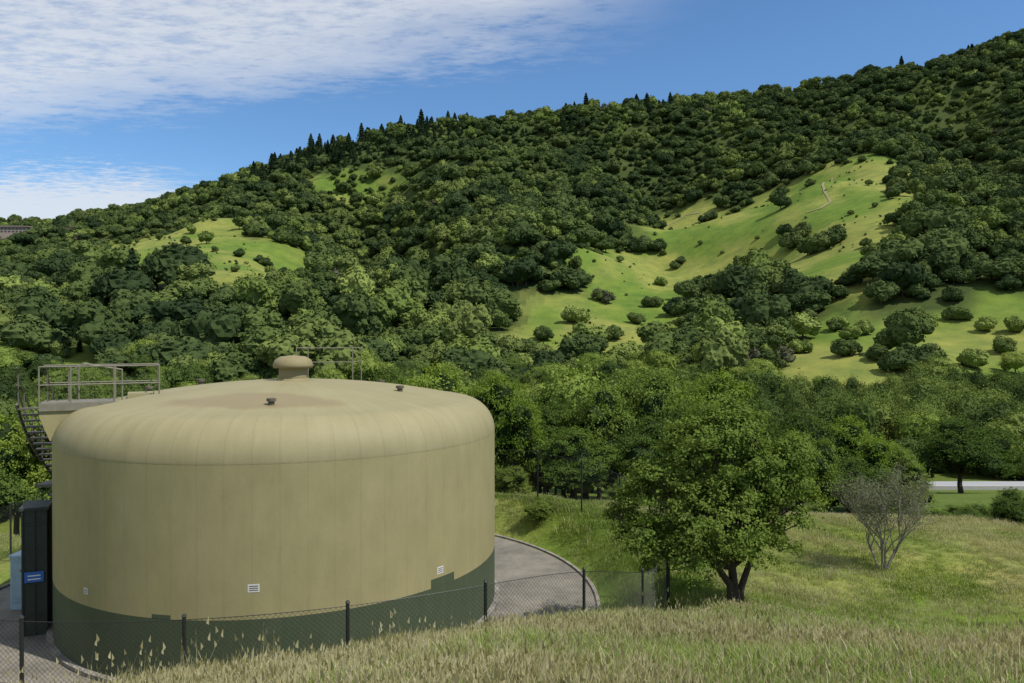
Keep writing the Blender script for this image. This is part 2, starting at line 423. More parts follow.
# valley trees 58..215 m
x,y=jgrid(-190,190,58,215,6.0,RNG)
k=(np.abs(x/y)<.88)&(RNG.random(len(x))>meadow_frac(x,y)*.95)
clear=((x/y>U(895))&(y>62)&(y<108))|((x/y>U(860))&(y<=66))|((y<66)&(x/y>U(700)))|((x/y>U(780))&(y>168)&(RNG.random(len(x))<.75))
gapv=(fbm(x/16,y/24,57,2)<.36)&(RNG.random(len(x))<.75)
k&=~clear&~gapv; x=x[k];y=y[k];n=len(x)
s=RNG.uniform(.5,1.25,n); tall=(x/y>U(735))&(y>122)&(y<165)
sz=s*RNG.uniform(.8,1.25,n); sz=np.where(tall,1.3+.2*RNG.random(n),sz)
s=np.where(y<90,s*.85,s)
pt=fbm(x/22,y/22,50,2)+.5*(RNG.random(n)-.5)
idx=np.where(pt<.42,0,np.where(pt<.58,RNG.integers(1,3,n),3)); idx=np.where(tall,RNG.integers(0,3,n),idx)
scatter('valley_trees',np.stack([x,y,Hf(x,y)-.5],1),np.stack([s,s,sz],1),RNG.uniform(0,6.28,n),idx,mid_coll)

# ---------------------------------------------------------------- near trees
def near_variant(nm,seed,w,h,mat,ncl=560,nl=34,L=.088):
    rng=np.random.default_rng(seed); lob=rand_lobes(rng,w,h,9)
    mb,ms=tree_mesh(nm,seed,lob,ncl,nl,L,L*.62,w*.05,[mat,m_bark],trunk_r=.2,shell=.72)
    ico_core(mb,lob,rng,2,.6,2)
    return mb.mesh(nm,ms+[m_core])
m_near2=foliage('foliage_bright_oak',(.11,.17,.028),(.165,.24,.038),(.22,.29,.052),.35,.3)
m_near3=foliage('foliage_deep_oak',(.05,.085,.02),(.08,.125,.028),(.12,.17,.038),.25,.3)
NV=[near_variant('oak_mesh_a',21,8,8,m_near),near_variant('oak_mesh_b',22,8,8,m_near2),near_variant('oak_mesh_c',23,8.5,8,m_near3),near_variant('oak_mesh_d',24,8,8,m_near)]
def put_tree(X,Y,h,w,v,name='oak_tree'):
    o=bpy.data.objects.new(name,NV[v]); bpy.context.scene.collection.objects.link(o)
    o.location=(X,Y,H1(X,Y)-.1); o.scale=(w/8,w/8,h/8.2); o.rotation_euler=(0,0,random.uniform(0,6.28))
# X, Y, height, width, variant
for t in [(-3.9,43,8.6,6.5,1),(-.4,41,7.1,5.5,1),(2.0,47,6.8,6,0),(5.2,46,8.0,6,3),(9.4,52,10.6,8,0),(14.2,55,11.0,8,1),(16.0,53,9.2,6,2),(11.5,48,7.4,6.5,2),
          (21.5,58,8.4,7,2),(25.5,58,8.2,7,1),(29.5,60,6.2,5.5,0),(18.5,49,6.2,5.5,0),(23.0,52,5.0,5,2),
          (-31,48,8.8,7,1),(-27,47,9.0,7,1),(-23.5,48,8.3,7,0),(-20,50,8.6,7,2),(-15.5,48,8.8,7,0),(-10.5,47,9.0,7.5,2),(-7,45,8.8,6.5,0),
          (-34,46,7.5,7,0),(-27.5,39,5.2,5,2),(-31.5,40,5.0,6,0),(51.5,88,9.2,11,2),(3.2,39,4.2,4.5,0),(7.5,42,5.6,5,2),(-18,56,10,8,2),(-2,55,10,8,2),(4,60,10.5,8,0)]:
    put_tree(*t)
# main oak in front (unique)
lob=[(-.6,0,4.35,1.4,1.4,1.1),(.95,.1,3.5,1.1,1.2,1.0),(-2.0,.1,3.0,1.15,1.3,1.05),(-2.6,-.2,1.75,.85,.9,.85),(-.8,-.4,2.5,1.5,1.5,1.3),(1.2,-.1,2.15,.85,1.0,.85),(-.2,.2,5.2,.65,.8,.5),(-1.6,-.5,1.45,1.1,.9,.8),(.1,.4,3.4,1.4,1.4,1.2),(-1.5,.2,4.45,.6,.7,.5),(1.5,0,4.2,.5,.6,.5),(.3,-.3,1.7,1.0,1.0,.6),(-3.1,0,2.6,.45,.5,.5),(.5,0,4.9,.5,.5,.4),(1.95,0,2.9,.4,.5,.45)]
mb,ms=tree_mesh('oak_front',77,lob,1150,60,.045,.029,.20,[m_near,m_bark],trunk_r=.13,base=(0,0,0),shell=.62)
mb.tube([(0.10,0,-.2),(.14,.05,.5),(.4,.1,1.2),(.9,.1,2.6)],[.11,.10,.08,.05],8,1)
mb.tube([(-.12,0,-.2),(-.2,-.05,.6),(-.7,-.2,1.3),(-2.0,0,2.4)],[.12,.1,.08,.04],8,1)
mb.tube([(0,.1,-.2),(-.05,.15,.8),(-.1,.2,1.6),(-.5,.2,3.4)],[.12,.1,.09,.05],8,1)
o=mb.obj('oak_tree',ms); o.location=(6.15,21,H1(6.15,21)-.02)
# leafy bushes
def bush(X,Y,w,h,v,name='bush'):
    o=bpy.data.objects.new(name,NV[v]); bpy.context.scene.collection.objects.link(o)
    o.location=(X,Y,H1(X,Y)-h*.3); o.scale=(w/8,w/8,h*1.3/8.2); o.rotation_euler=(0,0,random.uniform(0,6.28))
for b in [(22.2,34,2.0,1.6,2),(24.6,36,2.0,1.3,2),(1.2,32.5,1.6,.8,0),(4.6,31.5,1.3,.8,0),(-.55,17.6,.5,.6,1),(5.5,36.5,2.4,1.5,0),(8,37,2.6,1.9,2),(0,38,2.5,1.6,0),
          (19,41,2.2,1.1,1),(22,43,2.6,1.2,0),(26,44,3,1.2,2),(28,52,4,1.6,1),(30,47,3,1.2,1),(34,50,3,1.2,0),
          (33,64,4,2.2,1),(36,70,4.5,2.6,0),(35,58,3.5,1.6,2),(40,80,4.5,2.6,2),(44,90,4.5,3,1),(40,92,5,4,0),(46,60,4,1.2,0),(56,80,4,1.2,2),(62,88,4,1.4,0),(50,72,3.5,1.0,1)]:
    bush(*b)
# bare grey shrub
def bare(name,X,Y,h,seed):
    rng=random.Random(seed); mb=MB(); tips=[]
    def grow(p,d,l,r,dep):
        pts=[p]; q=p.copy(); dd=d.copy()
        for i in range(3):
            dd=dd+np.array([rng.gauss(0,.13),rng.gauss(0,.13),rng.gauss(.05,.08)]); dd/=np.linalg.norm(dd)
            q=q+dd*l/3; pts.append(q.copy())
        mb.tube(pts,[r,r*.85,r*.7,r*.55],5 if dep<2 else 3,0,False)
        if dep>=5: tips.append(q); return
        for i in range(3):
            nd=dd+np.array([rng.gauss(0,.42),rng.gauss(0,.42),rng.gauss(.2,.22)]); nd/=np.linalg.norm(nd)
            grow(pts[-1] if i<2 else pts[2],nd,l*rng.uniform(.62,.85),r*.6,dep+1)
    for i in range(6):
        a=i*1.1+rng.random(); s_=rng.uniform(.15,.5); grow(np.array([.1*math.cos(a),.1*math.sin(a),-.1]),np.array([s_*math.cos(a),s_*math.sin(a),.9]),h*.27*rng.uniform(.8,1.1),.045,0)
    tips=np.array(tips); r2=np.random.default_rng(3)
    c=np.repeat(tips,6,0)+r2.normal(size=(len(tips)*6,3))*.10
    mb.leaves(c,r2.normal(size=c.shape),.03,.018,r2,1)
    o=mb.obj(name,[m_greybark,foliage('foliage_lichen',(.10,.12,.06),(.15,.165,.09),(.22,.21,.13),.2)]); o.location=(X,Y,H1(X,Y))
bare('bare_shrub',12.6,26,3.7,5)

# ---------------------------------------------------------------- ground sheet
def axis(fine0,fine1,fs,lo,hi,ms,mlo,mhi,g=1.08):
    a=list(np.arange(fine0,fine1,fs)); s=fs; p=a[-1]
    while p<hi:
        s=min(s*g,ms if p<mhi else 60); p+=s; a.append(p)
    s=fs; p=a[0]; b=[]
    while p>lo:
        s=min(s*g,ms if p>mlo else 60); p-=s; b.append(p)
    return np.array(b[::-1]+a)
ax=axis(-22,26,.4,-2500,2500,6,-950,950); ay=axis(2,46,.35,-600,3200,5.5,-5,1350)
GX,GY=np.meshgrid(ax,ay); gz=Hf(GX.ravel(),GY.ravel()).reshape(GX.shape)
nx=len(ax); nyy=len(ay)
mb=MB(); ii,jj=np.meshgrid(np.arange(nyy-1),np.arange(nx-1),indexing='ij')
q=np.stack([ii*nx+jj,ii*nx+jj+1,(ii+1)*nx+jj+1,(ii+1)*nx+jj],-1).reshape(-1,4)
mb.add(np.stack([GX,GY,gz],-1).reshape(-1,3),q,0)
fx,fy=GX.ravel(),GY.ravel()
mead=np.zeros(len(fx)); k=(fy>150)&(fy<1400); mead[k]=meadow_frac(fx[k],fy[k])
dry=sstep(14,4,fy)*.35+.45*sstep(.42,.62,fbm(fx/4,fy/4,60))*(fy<60)+.35*sstep(0,-12,fx)*sstep(20,10,fy)
dry=np.clip(dry+.6*sstep(12,19,fx)*(fy>22)*(fy<40),0,1)
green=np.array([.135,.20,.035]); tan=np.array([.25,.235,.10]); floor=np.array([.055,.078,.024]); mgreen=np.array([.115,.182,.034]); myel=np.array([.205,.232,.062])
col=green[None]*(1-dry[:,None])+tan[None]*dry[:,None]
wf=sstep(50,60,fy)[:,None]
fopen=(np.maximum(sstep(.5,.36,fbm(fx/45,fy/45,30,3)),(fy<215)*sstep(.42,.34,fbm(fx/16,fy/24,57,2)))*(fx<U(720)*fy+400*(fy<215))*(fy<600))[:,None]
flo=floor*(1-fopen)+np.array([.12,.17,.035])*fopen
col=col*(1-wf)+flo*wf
my=sstep(.36,.64,fbm(fx/28,fy/40,70,4))[:,None]
mc=mgreen*(1-my)+myel*my
mw=sstep(.1,.6,mead)[:,None]
col=col*(1-mw)+mc*mw
rc=((fx>U(895)*fy)&(fy>60)&(fy<112))[:,None]
col=np.where(rc,np.array([.10,.145,.035])[None],col)
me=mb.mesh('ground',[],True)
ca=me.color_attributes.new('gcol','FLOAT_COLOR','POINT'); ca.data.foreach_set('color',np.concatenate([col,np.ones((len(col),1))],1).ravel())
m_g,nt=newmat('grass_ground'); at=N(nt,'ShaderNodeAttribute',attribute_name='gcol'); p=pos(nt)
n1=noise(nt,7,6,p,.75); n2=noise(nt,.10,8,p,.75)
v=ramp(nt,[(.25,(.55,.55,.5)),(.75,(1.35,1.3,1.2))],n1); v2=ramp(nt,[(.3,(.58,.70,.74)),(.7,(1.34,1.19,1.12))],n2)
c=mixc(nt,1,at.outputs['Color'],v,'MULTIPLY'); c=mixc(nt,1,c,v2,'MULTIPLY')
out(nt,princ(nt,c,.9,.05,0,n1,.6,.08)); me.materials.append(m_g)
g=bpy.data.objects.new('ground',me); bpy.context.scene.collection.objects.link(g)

# dirt trail on the meadow
def strip(name,pts,w,mat,lift):
    pts=np.array(pts,float); t=np.linspace(0,len(pts)-1,len(pts)*6); P2=np.stack([np.interp(t,np.arange(len(pts)),pts[:,i]) for i in (0,1)],1)
    tn=np.gradient(P2,axis=0); tn/=np.linalg.norm(tn,axis=1)[:,None]; nn=np.stack([-tn[:,1],tn[:,0]],1)
    wv=w*(.6+.8*vnoise(t*1.7,t*0,3))[:,None]
    a=P2+nn*wv/2; b=P2-nn*wv/2; m=MB()
    V_=[]
    for q in (a,P2,b): V_.append(np.column_stack([q,Hf(q[:,0],q[:,1])+lift]))
    n=len(P2); V_=np.concatenate(V_)
    Fs=[(k*n+i,k*n+i+1,(k+1)*n+i+1,(k+1)*n+i) for k in (0,1) for i in range(n-1)]
    m.add(V_,Fs,0); return m.obj(name,[mat])
m_dirt=simple('trail_dirt',(.23,.215,.11),.95,.05)
strip('dirt_path',[survey(*p) for p in [(832,178),(822,186),(825,194),(830,202),(820,209),(806,214)]],1.8,m_dirt,.4)
strip('dirt_path',[survey(*p) for p in [(668,226),(685,216),(700,213)]],2.0,m_dirt,.4)
# valley road
m_road=simple('road_asphalt',(.30,.30,.30),.85,.2)
def ribbon(name,y0,y1,x0,x1,z,h,mat):
    m=MB(); m.box(((x0+x1)/2,(y0+y1)/2,z),((x1-x0)/2,0,0),(0,(y1-y0)/2,0),(0,0,h)); return m.obj(name,[mat])
zr=max(H1(60,98),H1(100,98),H1(60,102))+.15
road=bpy.data.objects.new('valley_road',None); bpy.context.scene.collection.objects.link(road)
o=ribbon('roadway',98,101.5,52,170,zr,.3,m_road); o.parent=road
o=ribbon('kerb',97.7,97.998,52,170,zr+.1,.32,simple('kerb_concrete',(.4,.39,.36))); o.parent=road
o=ribbon('edge_line',98.3,98.45,52,170,zr+.304,.002,simple('line_paint',(.75,.75,.72))); o.parent=road
# hillside building
bx,by=survey(12,240); bz=H1(bx,by)+13
bld=bpy.data.objects.new('hillside_building',None); bpy.context.scene.collection.objects.link(bld)
m=MB(); m.box((bx-15,by,bz-6),(42,0,0),(0,9,0),(0,0,9)); o=m.obj('walls',[simple('stucco_tan',(.34,.27,.21))],parent=bld)
m=MB(); m.box((bx-15,by,bz+3.8),(44,0,0),(0,10.5,0),(0,0,.8)); m.box((bx-15,by,bz+5),(30,0,0),(0,6,0),(0,0,.5)); m.obj('roof',[simple('roof_brown',(.20,.16,.13))],parent=bld)
m=MB()
for i in range(16):
    for j in range(2): m.box((bx-52+i*5,by-9.05,bz-3+j*4),(1.6,0,0),(0,.08,0),(0,0,1))
m.obj('windows',[simple('dark_glass',(.03,.035,.04),.2,.5)],parent=bld)

# ---------------------------------------------------------------- pad
m_pad,nt=newmat('pad_asphalt'); p=pos(nt); n1=noise(nt,22,7,p,.85); n2=noise(nt,.7,5,p,.7)
c=ramp(nt,[(.3,(.12,.11,.09)),(.7,(.32,.295,.25))],n1); c=mixc(nt,1,c,ramp(nt,[(.3,(.55,.55,.55)),(.7,(1.12,1.10,1.06))],n2),'MULTIPLY')
out(nt,princ(nt,c,.9,.15,0,n1,.5,.03))
mb=MB(); mb.revolve([(TR-.3,PADZ+.03),(10.0,PADZ+.03)],128,0,(CX,CY)); mb.obj('asphalt_pad',[m_pad])
m_conc=simple('concrete',(.22,.20,.17),.9,.1,0,.4,2.5)
mb=MB(); mb.revolve([(10.0,PADZ-.1),(10.0,PADZ+.10),(10.11,PADZ+.10),(10.11,PADZ-.1)],128,0,(CX,CY)); mb.obj('pad_kerb',[m_conc])

# ---------------------------------------------------------------- tank
tank=bpy.data.objects.new('water_tank',None); bpy.context.scene.collection.objects.link(tank)
def tankmat(name,col,roof=False):
    m,nt=newmat(name); p=pos(nt)
    sx=N(nt,'ShaderNodeSeparateXYZ'); nt.links.new(p,sx.inputs[0])
    ax_=math_(nt,'SUBTRACT',sx.outputs[0],CX); ay_=math_(nt,'SUBTRACT',sx.outputs[1],CY)
    ang=math_(nt,'ARCTAN2',ay_,ax_)
    cb=N(nt,'ShaderNodeCombineXYZ'); nt.links.new(math_(nt,'MULTIPLY',ang,9.0),cb.inputs[0]); nt.links.new(math_(nt,'MULTIPLY',sx.outputs[2],.35),cb.inputs[1])
    streak=noise(nt,2.5,5,cb.outputs[0],.6); blot=noise(nt,.9,5,p,.6); fine=noise(nt,22,4,p,.7)
    c=mixc(nt,1,tuple(col),ramp(nt,[(.25,(.92,.92,.90)),(.75,(1.06,1.06,1.06))],streak),'MULTIPLY')
    c=mixc(nt,1,c,ramp(nt,[(.3,(.93,.93,.91)),(.7,(1.05,1.05,1.05))],blot),'MULTIPLY')
    c=mixc(nt,1,c,ramp(nt,[(.3,(.95,.95,.95)),(.7,(1.04,1.04,1.04))],fine),'MULTIPLY')
    fr=math_(nt,'FRACT',math_(nt,'MULTIPLY',ang,64/(2*math.pi)))
    seam=math_(nt,'LESS_THAN',math_(nt,'ABSOLUTE',math_(nt,'SUBTRACT',fr,.5)),.035)
    if roof:
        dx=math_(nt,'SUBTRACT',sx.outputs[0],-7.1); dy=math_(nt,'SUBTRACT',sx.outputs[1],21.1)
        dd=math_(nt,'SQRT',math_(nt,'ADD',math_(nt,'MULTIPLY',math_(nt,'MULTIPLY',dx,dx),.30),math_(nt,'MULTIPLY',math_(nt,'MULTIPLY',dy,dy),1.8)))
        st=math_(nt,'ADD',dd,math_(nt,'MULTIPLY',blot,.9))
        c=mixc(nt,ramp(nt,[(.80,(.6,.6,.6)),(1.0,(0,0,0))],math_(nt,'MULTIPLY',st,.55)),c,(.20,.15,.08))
        rr_=math_(nt,'SQRT',math_(nt,'ADD',math_(nt,'MULTIPLY',ax_,ax_),math_(nt,'MULTIPLY',ay_,ay_)))
        shm=math_(nt,'GREATER_THAN',rr_,5.5)
        c=mixc(nt,math_(nt,'MULTIPLY',math_(nt,'MULTIPLY',seam,shm),.15),c,(.12,.105,.055))
    else:
        c=mixc(nt,math_(nt,'MULTIPLY',seam,.10),c,(.12,.105,.055))
        c=mixc(nt,math_(nt,'MULTIPLY',ramp(nt,[(.58,(0,0,0)),(.8,(1,1,1))],noise(nt,6,3,cb.outputs[0],.5)),.18),c,(.16,.14,.08))
    out(nt,princ(nt,c,.62,.22,0,fine,.12,.01)); return m
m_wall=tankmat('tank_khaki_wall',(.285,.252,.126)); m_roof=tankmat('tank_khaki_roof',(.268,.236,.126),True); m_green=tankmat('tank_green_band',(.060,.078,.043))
BZ=-6.88
mb=MB(); mb.revolve([(TR,PADZ),(TR,BZ)],192,0,(CX,CY)); mb.obj('green_band',[m_green],True,tank)
mb=MB(); mb.revolve([(TR,BZ),(TR,-5.0),(TR,-3.12)],192,0,(CX,CY)); mb.obj('shell',[m_wall],True,tank)
prof=[(TR+.003,-3.13),(TR+.004,-3.12)]+[(TR-1.05+1.054*math.cos(a),-3.12+1.06*math.sin(a)) for a in np.linspace(.05,math.pi/2,14)]
r0=TR-1.05
for t in np.linspace(.1,1,10): prof.append((r0*(1-t)+.02*t,-2.06+.6*(1-(1-t)**2)))
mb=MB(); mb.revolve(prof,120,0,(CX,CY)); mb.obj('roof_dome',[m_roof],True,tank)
mb=MB(); mb.revolve([(TR,PADZ+.05),(TR+.16,PADZ+.05),(TR+.16,PADZ+.14),(TR,PADZ+.14)],128,0,(CX,CY)); mb.obj('base_ring',[m_conc],False,tank)
def roofz(r):
    if r<r0: t=1-r/r0; return -2.06+.6*(1-(1-t)**2)
    return -3.12+1.06*math.sqrt(max(0,1-((r-r0)/1.062)**2))
m_rail=simple('rail_painted',(.17,.155,.11),.6,.4)
m_ventd=simple('vent_dark',(.10,.085,.06),.8,.2)
mb=MB(); z0=-1.47
mb.revolve([(.45,z0-.05),(.45,z0+.42)],32,0,(CX+.1,CY)); mb.revolve([(.43,z0+.42),(.62,z0+.40),(.64,z0+.50),(.58,z0+.66),(.4,z0+.77),(.0,z0+.81)],32,0,(CX+.1,CY))
mb.revolve([(.52,z0-.04),(.52,z0+.06),(.45,z0+.06)],32,0,(CX+.1,CY))
mb.obj('centre_vent',[tankmat('vent_paint',(.24,.20,.105))],True,tank)
def roofvent(X,Y,h=.24,r=.1,nm='roof_vent'):
    rr=math.hypot(X-CX,Y-CY); zz=roofz(rr)-.03; m=MB(); m.revolve([(r,zz),(r,zz+h*.7)],14,0,(X,Y)); m.revolve([(r*1.5,zz+h*.62),(r*1.5,zz+h),(0,zz+h*1.1)],14,0,(X,Y)); m.obj(nm,[m_ventd],False,tank)
for X,Y in [(-10.4,25.7),(-6.45,20.6),(-3.5,24.0),(-5.0,29.4),(-11.8,25.0)]: roofvent(X,Y,.2,.085)
# platform and railing
rd=np.array([-.903,-.43]); pd=np.array([.43,-.903])
def PP(r,s,z): return np.array([CX+rd[0]*r+pd[0]*s,CY+rd[1]*r+pd[1]*s,z])
deck=-1.98; a0,a1,hw=3.9,6.98,.62
m=MB(); m.box(PP((a0+a1)/2,0,deck),np.r_[rd*(a1-a0)/2,0],np.r_[pd*hw,0],(0,0,.035)); 
for s in(-hw,hw): m.box(PP((a0+a1)/2,s*1.02,deck-.06),np.r_[rd*(a1-a0)/2,0],np.r_[pd*.03,0],(0,0,.11))
m.obj('platform_deck',[m_rail],False,tank)
m=MB()
for s in(-.55,.55):
    A=[PP(5.7,s-.05,-2.12),PP(6.98,s-.05,-2.12),PP(6.98,s-.05,-2.3),PP(6.72,s-.05,-3.0),PP(5.7,s-.05,-3.0)]
    B=[q+np.r_[pd*.1,0] for q in A]
    m.add(A+B,[(0,1,2,3),(5,8,7,6),(0,5,6,1),(1,6,7,2),(2,7,8,3)],0); m.add([A[0],A[3],A[4],B[0],B[3],B[4]],[(0,1,2),(3,5,4)],0)
m.box(PP(6.8,0,-2.3),np.r_[rd*.16,0],np.r_[pd*.5,0],(0,0,.16))
m.obj('platform_bracket',[m_wall],False,tank)
m=MB()
def rail(pts,posts,hh=1.08,rr=.022):
    for p_ in posts: m.tube([p_,p_+[0,0,hh]],rr,6)
    for f in (1,.52): m.tube([q+np.array([0,0,hh*f]) for q in pts],rr,6)
rail([PP(a1,.6,deck),PP(a0,.6,deck)],[PP(r,.6,deck) for r in (a1,6.2,5.1,a0)])
rail([PP(a1,-.6,deck),PP(a0,-.6,deck)],[PP(r,-.6,deck) for r in (a1-.9,5.1,a0)])
rail([PP(a0,-.6,deck),PP(a0,.6,deck)],[])
m.tube([PP(4.9,-.1,deck),PP(4.9,-.1,deck+.95),PP(5.9,-.1,deck+1.15),PP(6.3,-.1,deck+.9),PP(6.3,-.1,deck)],.02,6)
m.tube([PP(4.9,.25,deck),PP(4.9,.25,deck+.95),PP(5.9,.25,deck+1.15)],.02,6)
m.obj('platform_railing',[m_rail],False,tank)
m=MB(); m.box(PP(4.4,-.1,deck+.12),np.r_[rd*.35,0],np.r_[pd*.4,0],(0,0,.12)); m.obj('roof_hatch',[m_roof],False,tank)
# rear guard rail on roof
m=MB()
c1,c2=np.array([-8.3,29.6]),np.array([-6.2,29.9]); c3,c4=np.array([-8.2,30.9]),np.array([-6.1,31.1])
base=-2.05
pts=[np.r_[c,base] for c in (c3,c1,c2,c4)]
for q in pts: m.tube([q-[0,0,.2],q+[0,0,1.55]],.022,6)
for f in (1.55,1.0): m.tube([q+np.array([0,0,f]) for q in pts],.022,6)
m.obj('rear_railing',[m_rail],False,tank)
# stair wrapping down the left side
m=MB(); sa=math.radians(203); n=13; dz=.2; da=math.radians(1.75)
m_st=simple('stair_steel',(.10,.09,.07),.6,.4)
def cyl(r,a,z): return np.array([CX+r*math.cos(a),CY+r*math.sin(a),z])
ri,ro=6.85,7.6
for i in range(n):
    a=sa-da*i*1.0; z=deck-.15-dz*i; cen=cyl((ri+ro)/2,a,z)
    rv=np.array([math.cos(a),math.sin(a),0]); tv=np.array([-rv[1],rv[0],0]); m.box(cen,rv*(ro-ri)/2,tv*.14,(0,0,.02))
for r in (ri,ro):
    m.tube([cyl(r,sa-da*i,deck-.2-dz*i) for i in range(-1,n)],.05,4)
for r in (ri+.02,ro):
    for f in (1.0,.5): m.tube([cyl(r,sa-da*i,deck-.15-dz*i+f) for i in range(-1,n)],.02,5)
    for i in range(0,n,3): m.tube([cyl(r,sa-da*i,deck-.15-dz*i),cyl(r,sa-da*i,deck+.85-dz*i)],.02,5)
al=sa-da*n
zl=deck-.2-dz*n
m.box(cyl(7.3,al+.03,zl),(.55*math.cos(al),.55*math.sin(al),0),(-.6*math.sin(al),.6*math.cos(al),0),(0,0,.04))
for i in range(11):
    a=al+da*i*1.0; z=zl-.2*(i+1); rv=np.array([math.cos(a),math.sin(a),0]); tv=np.array([-rv[1],rv[0],0]); m.box(cyl(7.3,a,z),rv*.4,tv*.14,(0,0,.02))
m.obj('stair',[m_st],False,tank)
# caged access door at stair foot
m=MB(); ac=math.radians(203)
rv=np.array([math.cos(ac),math.sin(ac),0]); tv=np.array([-rv[1],rv[0],0])
m.box(cyl(7.14,ac,-6.8),rv*.32,tv*.5,(0,0,1.80))
m.box(cyl(7.14,ac,-4.96),rv*.37,tv*.56,(0,0,.04))
for k in (-.29,0,.29): m.box(cyl(7.14,ac,-6.8)+tv*.51+rv*k,rv*.025,tv*.02,(0,0,1.8))
for k in (-1.2,-.3,.6,1.4): m.box(cyl(7.14,ac,-6.8+k)+tv*.51,rv*.32,tv*.014,(0,0,.02))
m.obj('stair_enclosure',[simple('enclosure_green',(.035,.042,.034),.6,.3)],False,tank)
m=MB(); m.box(cyl(7.14,ac,-6.9)+tv*.545,rv*.24,tv*.01,(0,0,.15)); m.obj('blue_sign',[simple('sign_blue',(.03,.13,.42),.4,.4,0,.05)],False,tank)
m=MB()
for k in (-.06,.04): m.box(cyl(7.14,ac,-6.9+k)+tv*.558,rv*.16,tv*.002,(0,0,.016))
m.obj('sign_lines',[simple('sign_white',(.7,.72,.74),.5,.3,0,.05)],False,tank)
cab=bpy.data.objects.new('utility_cabinet',None); bpy.context.scene.collection.objects.link(cab)
m=MB(); m.box((-15.4,24.3,PADZ+.85),(.3,0,0),(0,.3,0),(0,0,.82)); m.box((-15.4,24.3,PADZ+1.70),(.34,0,0),(0,.34,0),(0,0,.03)); m.obj('cabinet_body',[simple('cabinet_paint',(.30,.42,.48),.5,.4)],parent=cab)
m=MB(); m.box((-15.4,23.99,PADZ+.9),(.25,0,0),(0,.012,0),(0,0,.66)); m.box((-15.22,23.96,PADZ+.9),(.02,0,0),(0,.02,0),(0,0,.1)); m.obj('cabinet_door',[simple('cabinet_door_paint',(.26,.37,.43),.5,.4)],parent=cab)
# curved plates / labels
def ang_u(px):
    u=U(px); A=u*u+1; Bq=-2*(u*CX+CY); C=CX*CX+CY*CY-TR*TR; y=(-Bq-math.sqrt(Bq*Bq-4*A*C))/(2*A); return math.atan2(y-CY,u*y-CX)
def plate(nm,px,z,w,h,mat,off=.006):
    a=ang_u(px); m=MB(); n=6; V_=[]
    for zz in(z-h/2,z+h/2):
        for i in range(n+1): V_.append(cyl(TR+off,a+(i/n-.5)*w/TR,zz))
    m.add(V_,[(i,i+1,n+2+i,n+1+i) for i in range(n)],0); m.obj(nm,[mat],False,tank)
m_lab=simple('label_white',(.55,.55,.51),.5,.3,0,.05); m_ink=simple('label_ink',(.12,.08,.07),.6,.2)
for px,z,w,h in [(253,-6.12,.28,.20),(85,-6.5,.20,.16),(440,-6.45,.24,.20)]:
    plate('label',px,z,w,h,m_lab)
    for k in (-.25,0,.25): plate('label_text',px,z+k*h,w*.75,h*.10,m_ink,.010)
plate('paint_patch',443,-6.76,.95,.24,m_green,.003)
plate('shrub_shadow_patch',160,-6.83,.5,.1,m_green,.003)  # shrub shadow on the shell, painted as a thin dark green patch
# ---------------------------------------------------------------- fence
fence=bpy.data.objects.new('chain_link_fence',None); bpy.context.scene.collection.objects.link(fence)
m_fe=simple('fence_black_vinyl',(.018,.02,.018),.5,.4)
FR=12.2; ph=math.radians(-56.4); FH=2.12
def fb(a):
    a=np.asarray(a,float); X=CX+FR*np.cos(a); Y=CY+FR*np.sin(a); return np.stack([X,Y,Hf(X,Y)],-1)
m=MB()
for i in range(28):
    b=fb(ph+i*2*math.pi/28); m.tube([b-[0,0,.3],b+[0,0,FH+.06]],.034,8); m.tube([b+[0,0,FH+.06],b+[0,0,FH+.10]],[.045,.02],8)
m.obj('posts',[m_fe],parent=fence)
m=MB(); th=np.linspace(0,2*math.pi,169); bb=fb(ph+th)
for f,r in ((FH,.007),(.06,.005),(FH*.5,.004)): m.tube(bb+[0,0,f],r,5,0,False)
m.obj('tension_wires',[m_fe],parent=fence)
m=MB(); nw=820
for i in range(nw):
    for sg in(-1,1):
        t=np.linspace(0,1,4); a=ph+i*2*math.pi/nw+sg*t*(FH/FR); p_=fb(a); p_[:,2]+=.04+t*(FH-.04)
        m.tube(p_,.0026,3,0,False)
m.obj('wire_mesh',[m_fe],parent=fence)

# ---------------------------------------------------------------- grass
m_gg=foliage('grass_green',(.11,.17,.032),(.16,.23,.045),(.23,.285,.07),.3,.35,.1)
m_gd=foliage('grass_dry',(.27,.255,.125),(.39,.36,.20),(.50,.46,.30),.3,.35,.1)
def tuft(name,seed,n,rad,h,w,mats,dryf,lean=.35,heads=.3):
    rng=np.random.default_rng(seed); mb=MB()
    for i in range(n):
        a=rng.uniform(0,6.28); r=rad*math.sqrt(rng.random()); b=np.array([r*math.cos(a),r*math.sin(a),-.03])
        d=rng.uniform(0,6.28); l=rng.uniform(.1,1)*lean; hh=h*rng.uniform(.35,1.1)
        dv=np.array([math.cos(d),math.sin(d),0]); sv=np.array([-dv[1],dv[0],0])*w*rng.uniform(.7,1.2)
        p1=b+dv*l*hh*.3+[0,0,hh*.55]; p2=b+dv*l*hh+[0,0,hh]
        mt=1 if rng.random()<dryf else 0
        mb.add([b-sv,b+sv,p1+sv*.8,p1-sv*.8],[(0,1,2,3)],mt); mb.add([p1-sv*.8,p1+sv*.8,p2],[(0,1,2)],mt)
        if rng.random()<heads*(1 if mt else .3):
            q=p2+dv*.02; mb.add([p2-sv*1.5-[0,0,.02],q-[0,0,.035],p2+sv*1.5-[0,0,.01],q+[0,0,.035]],[(0,1,2,3)],1)
    return mb.obj(name,mats,link=False)
gm=[m_gg,m_gd]
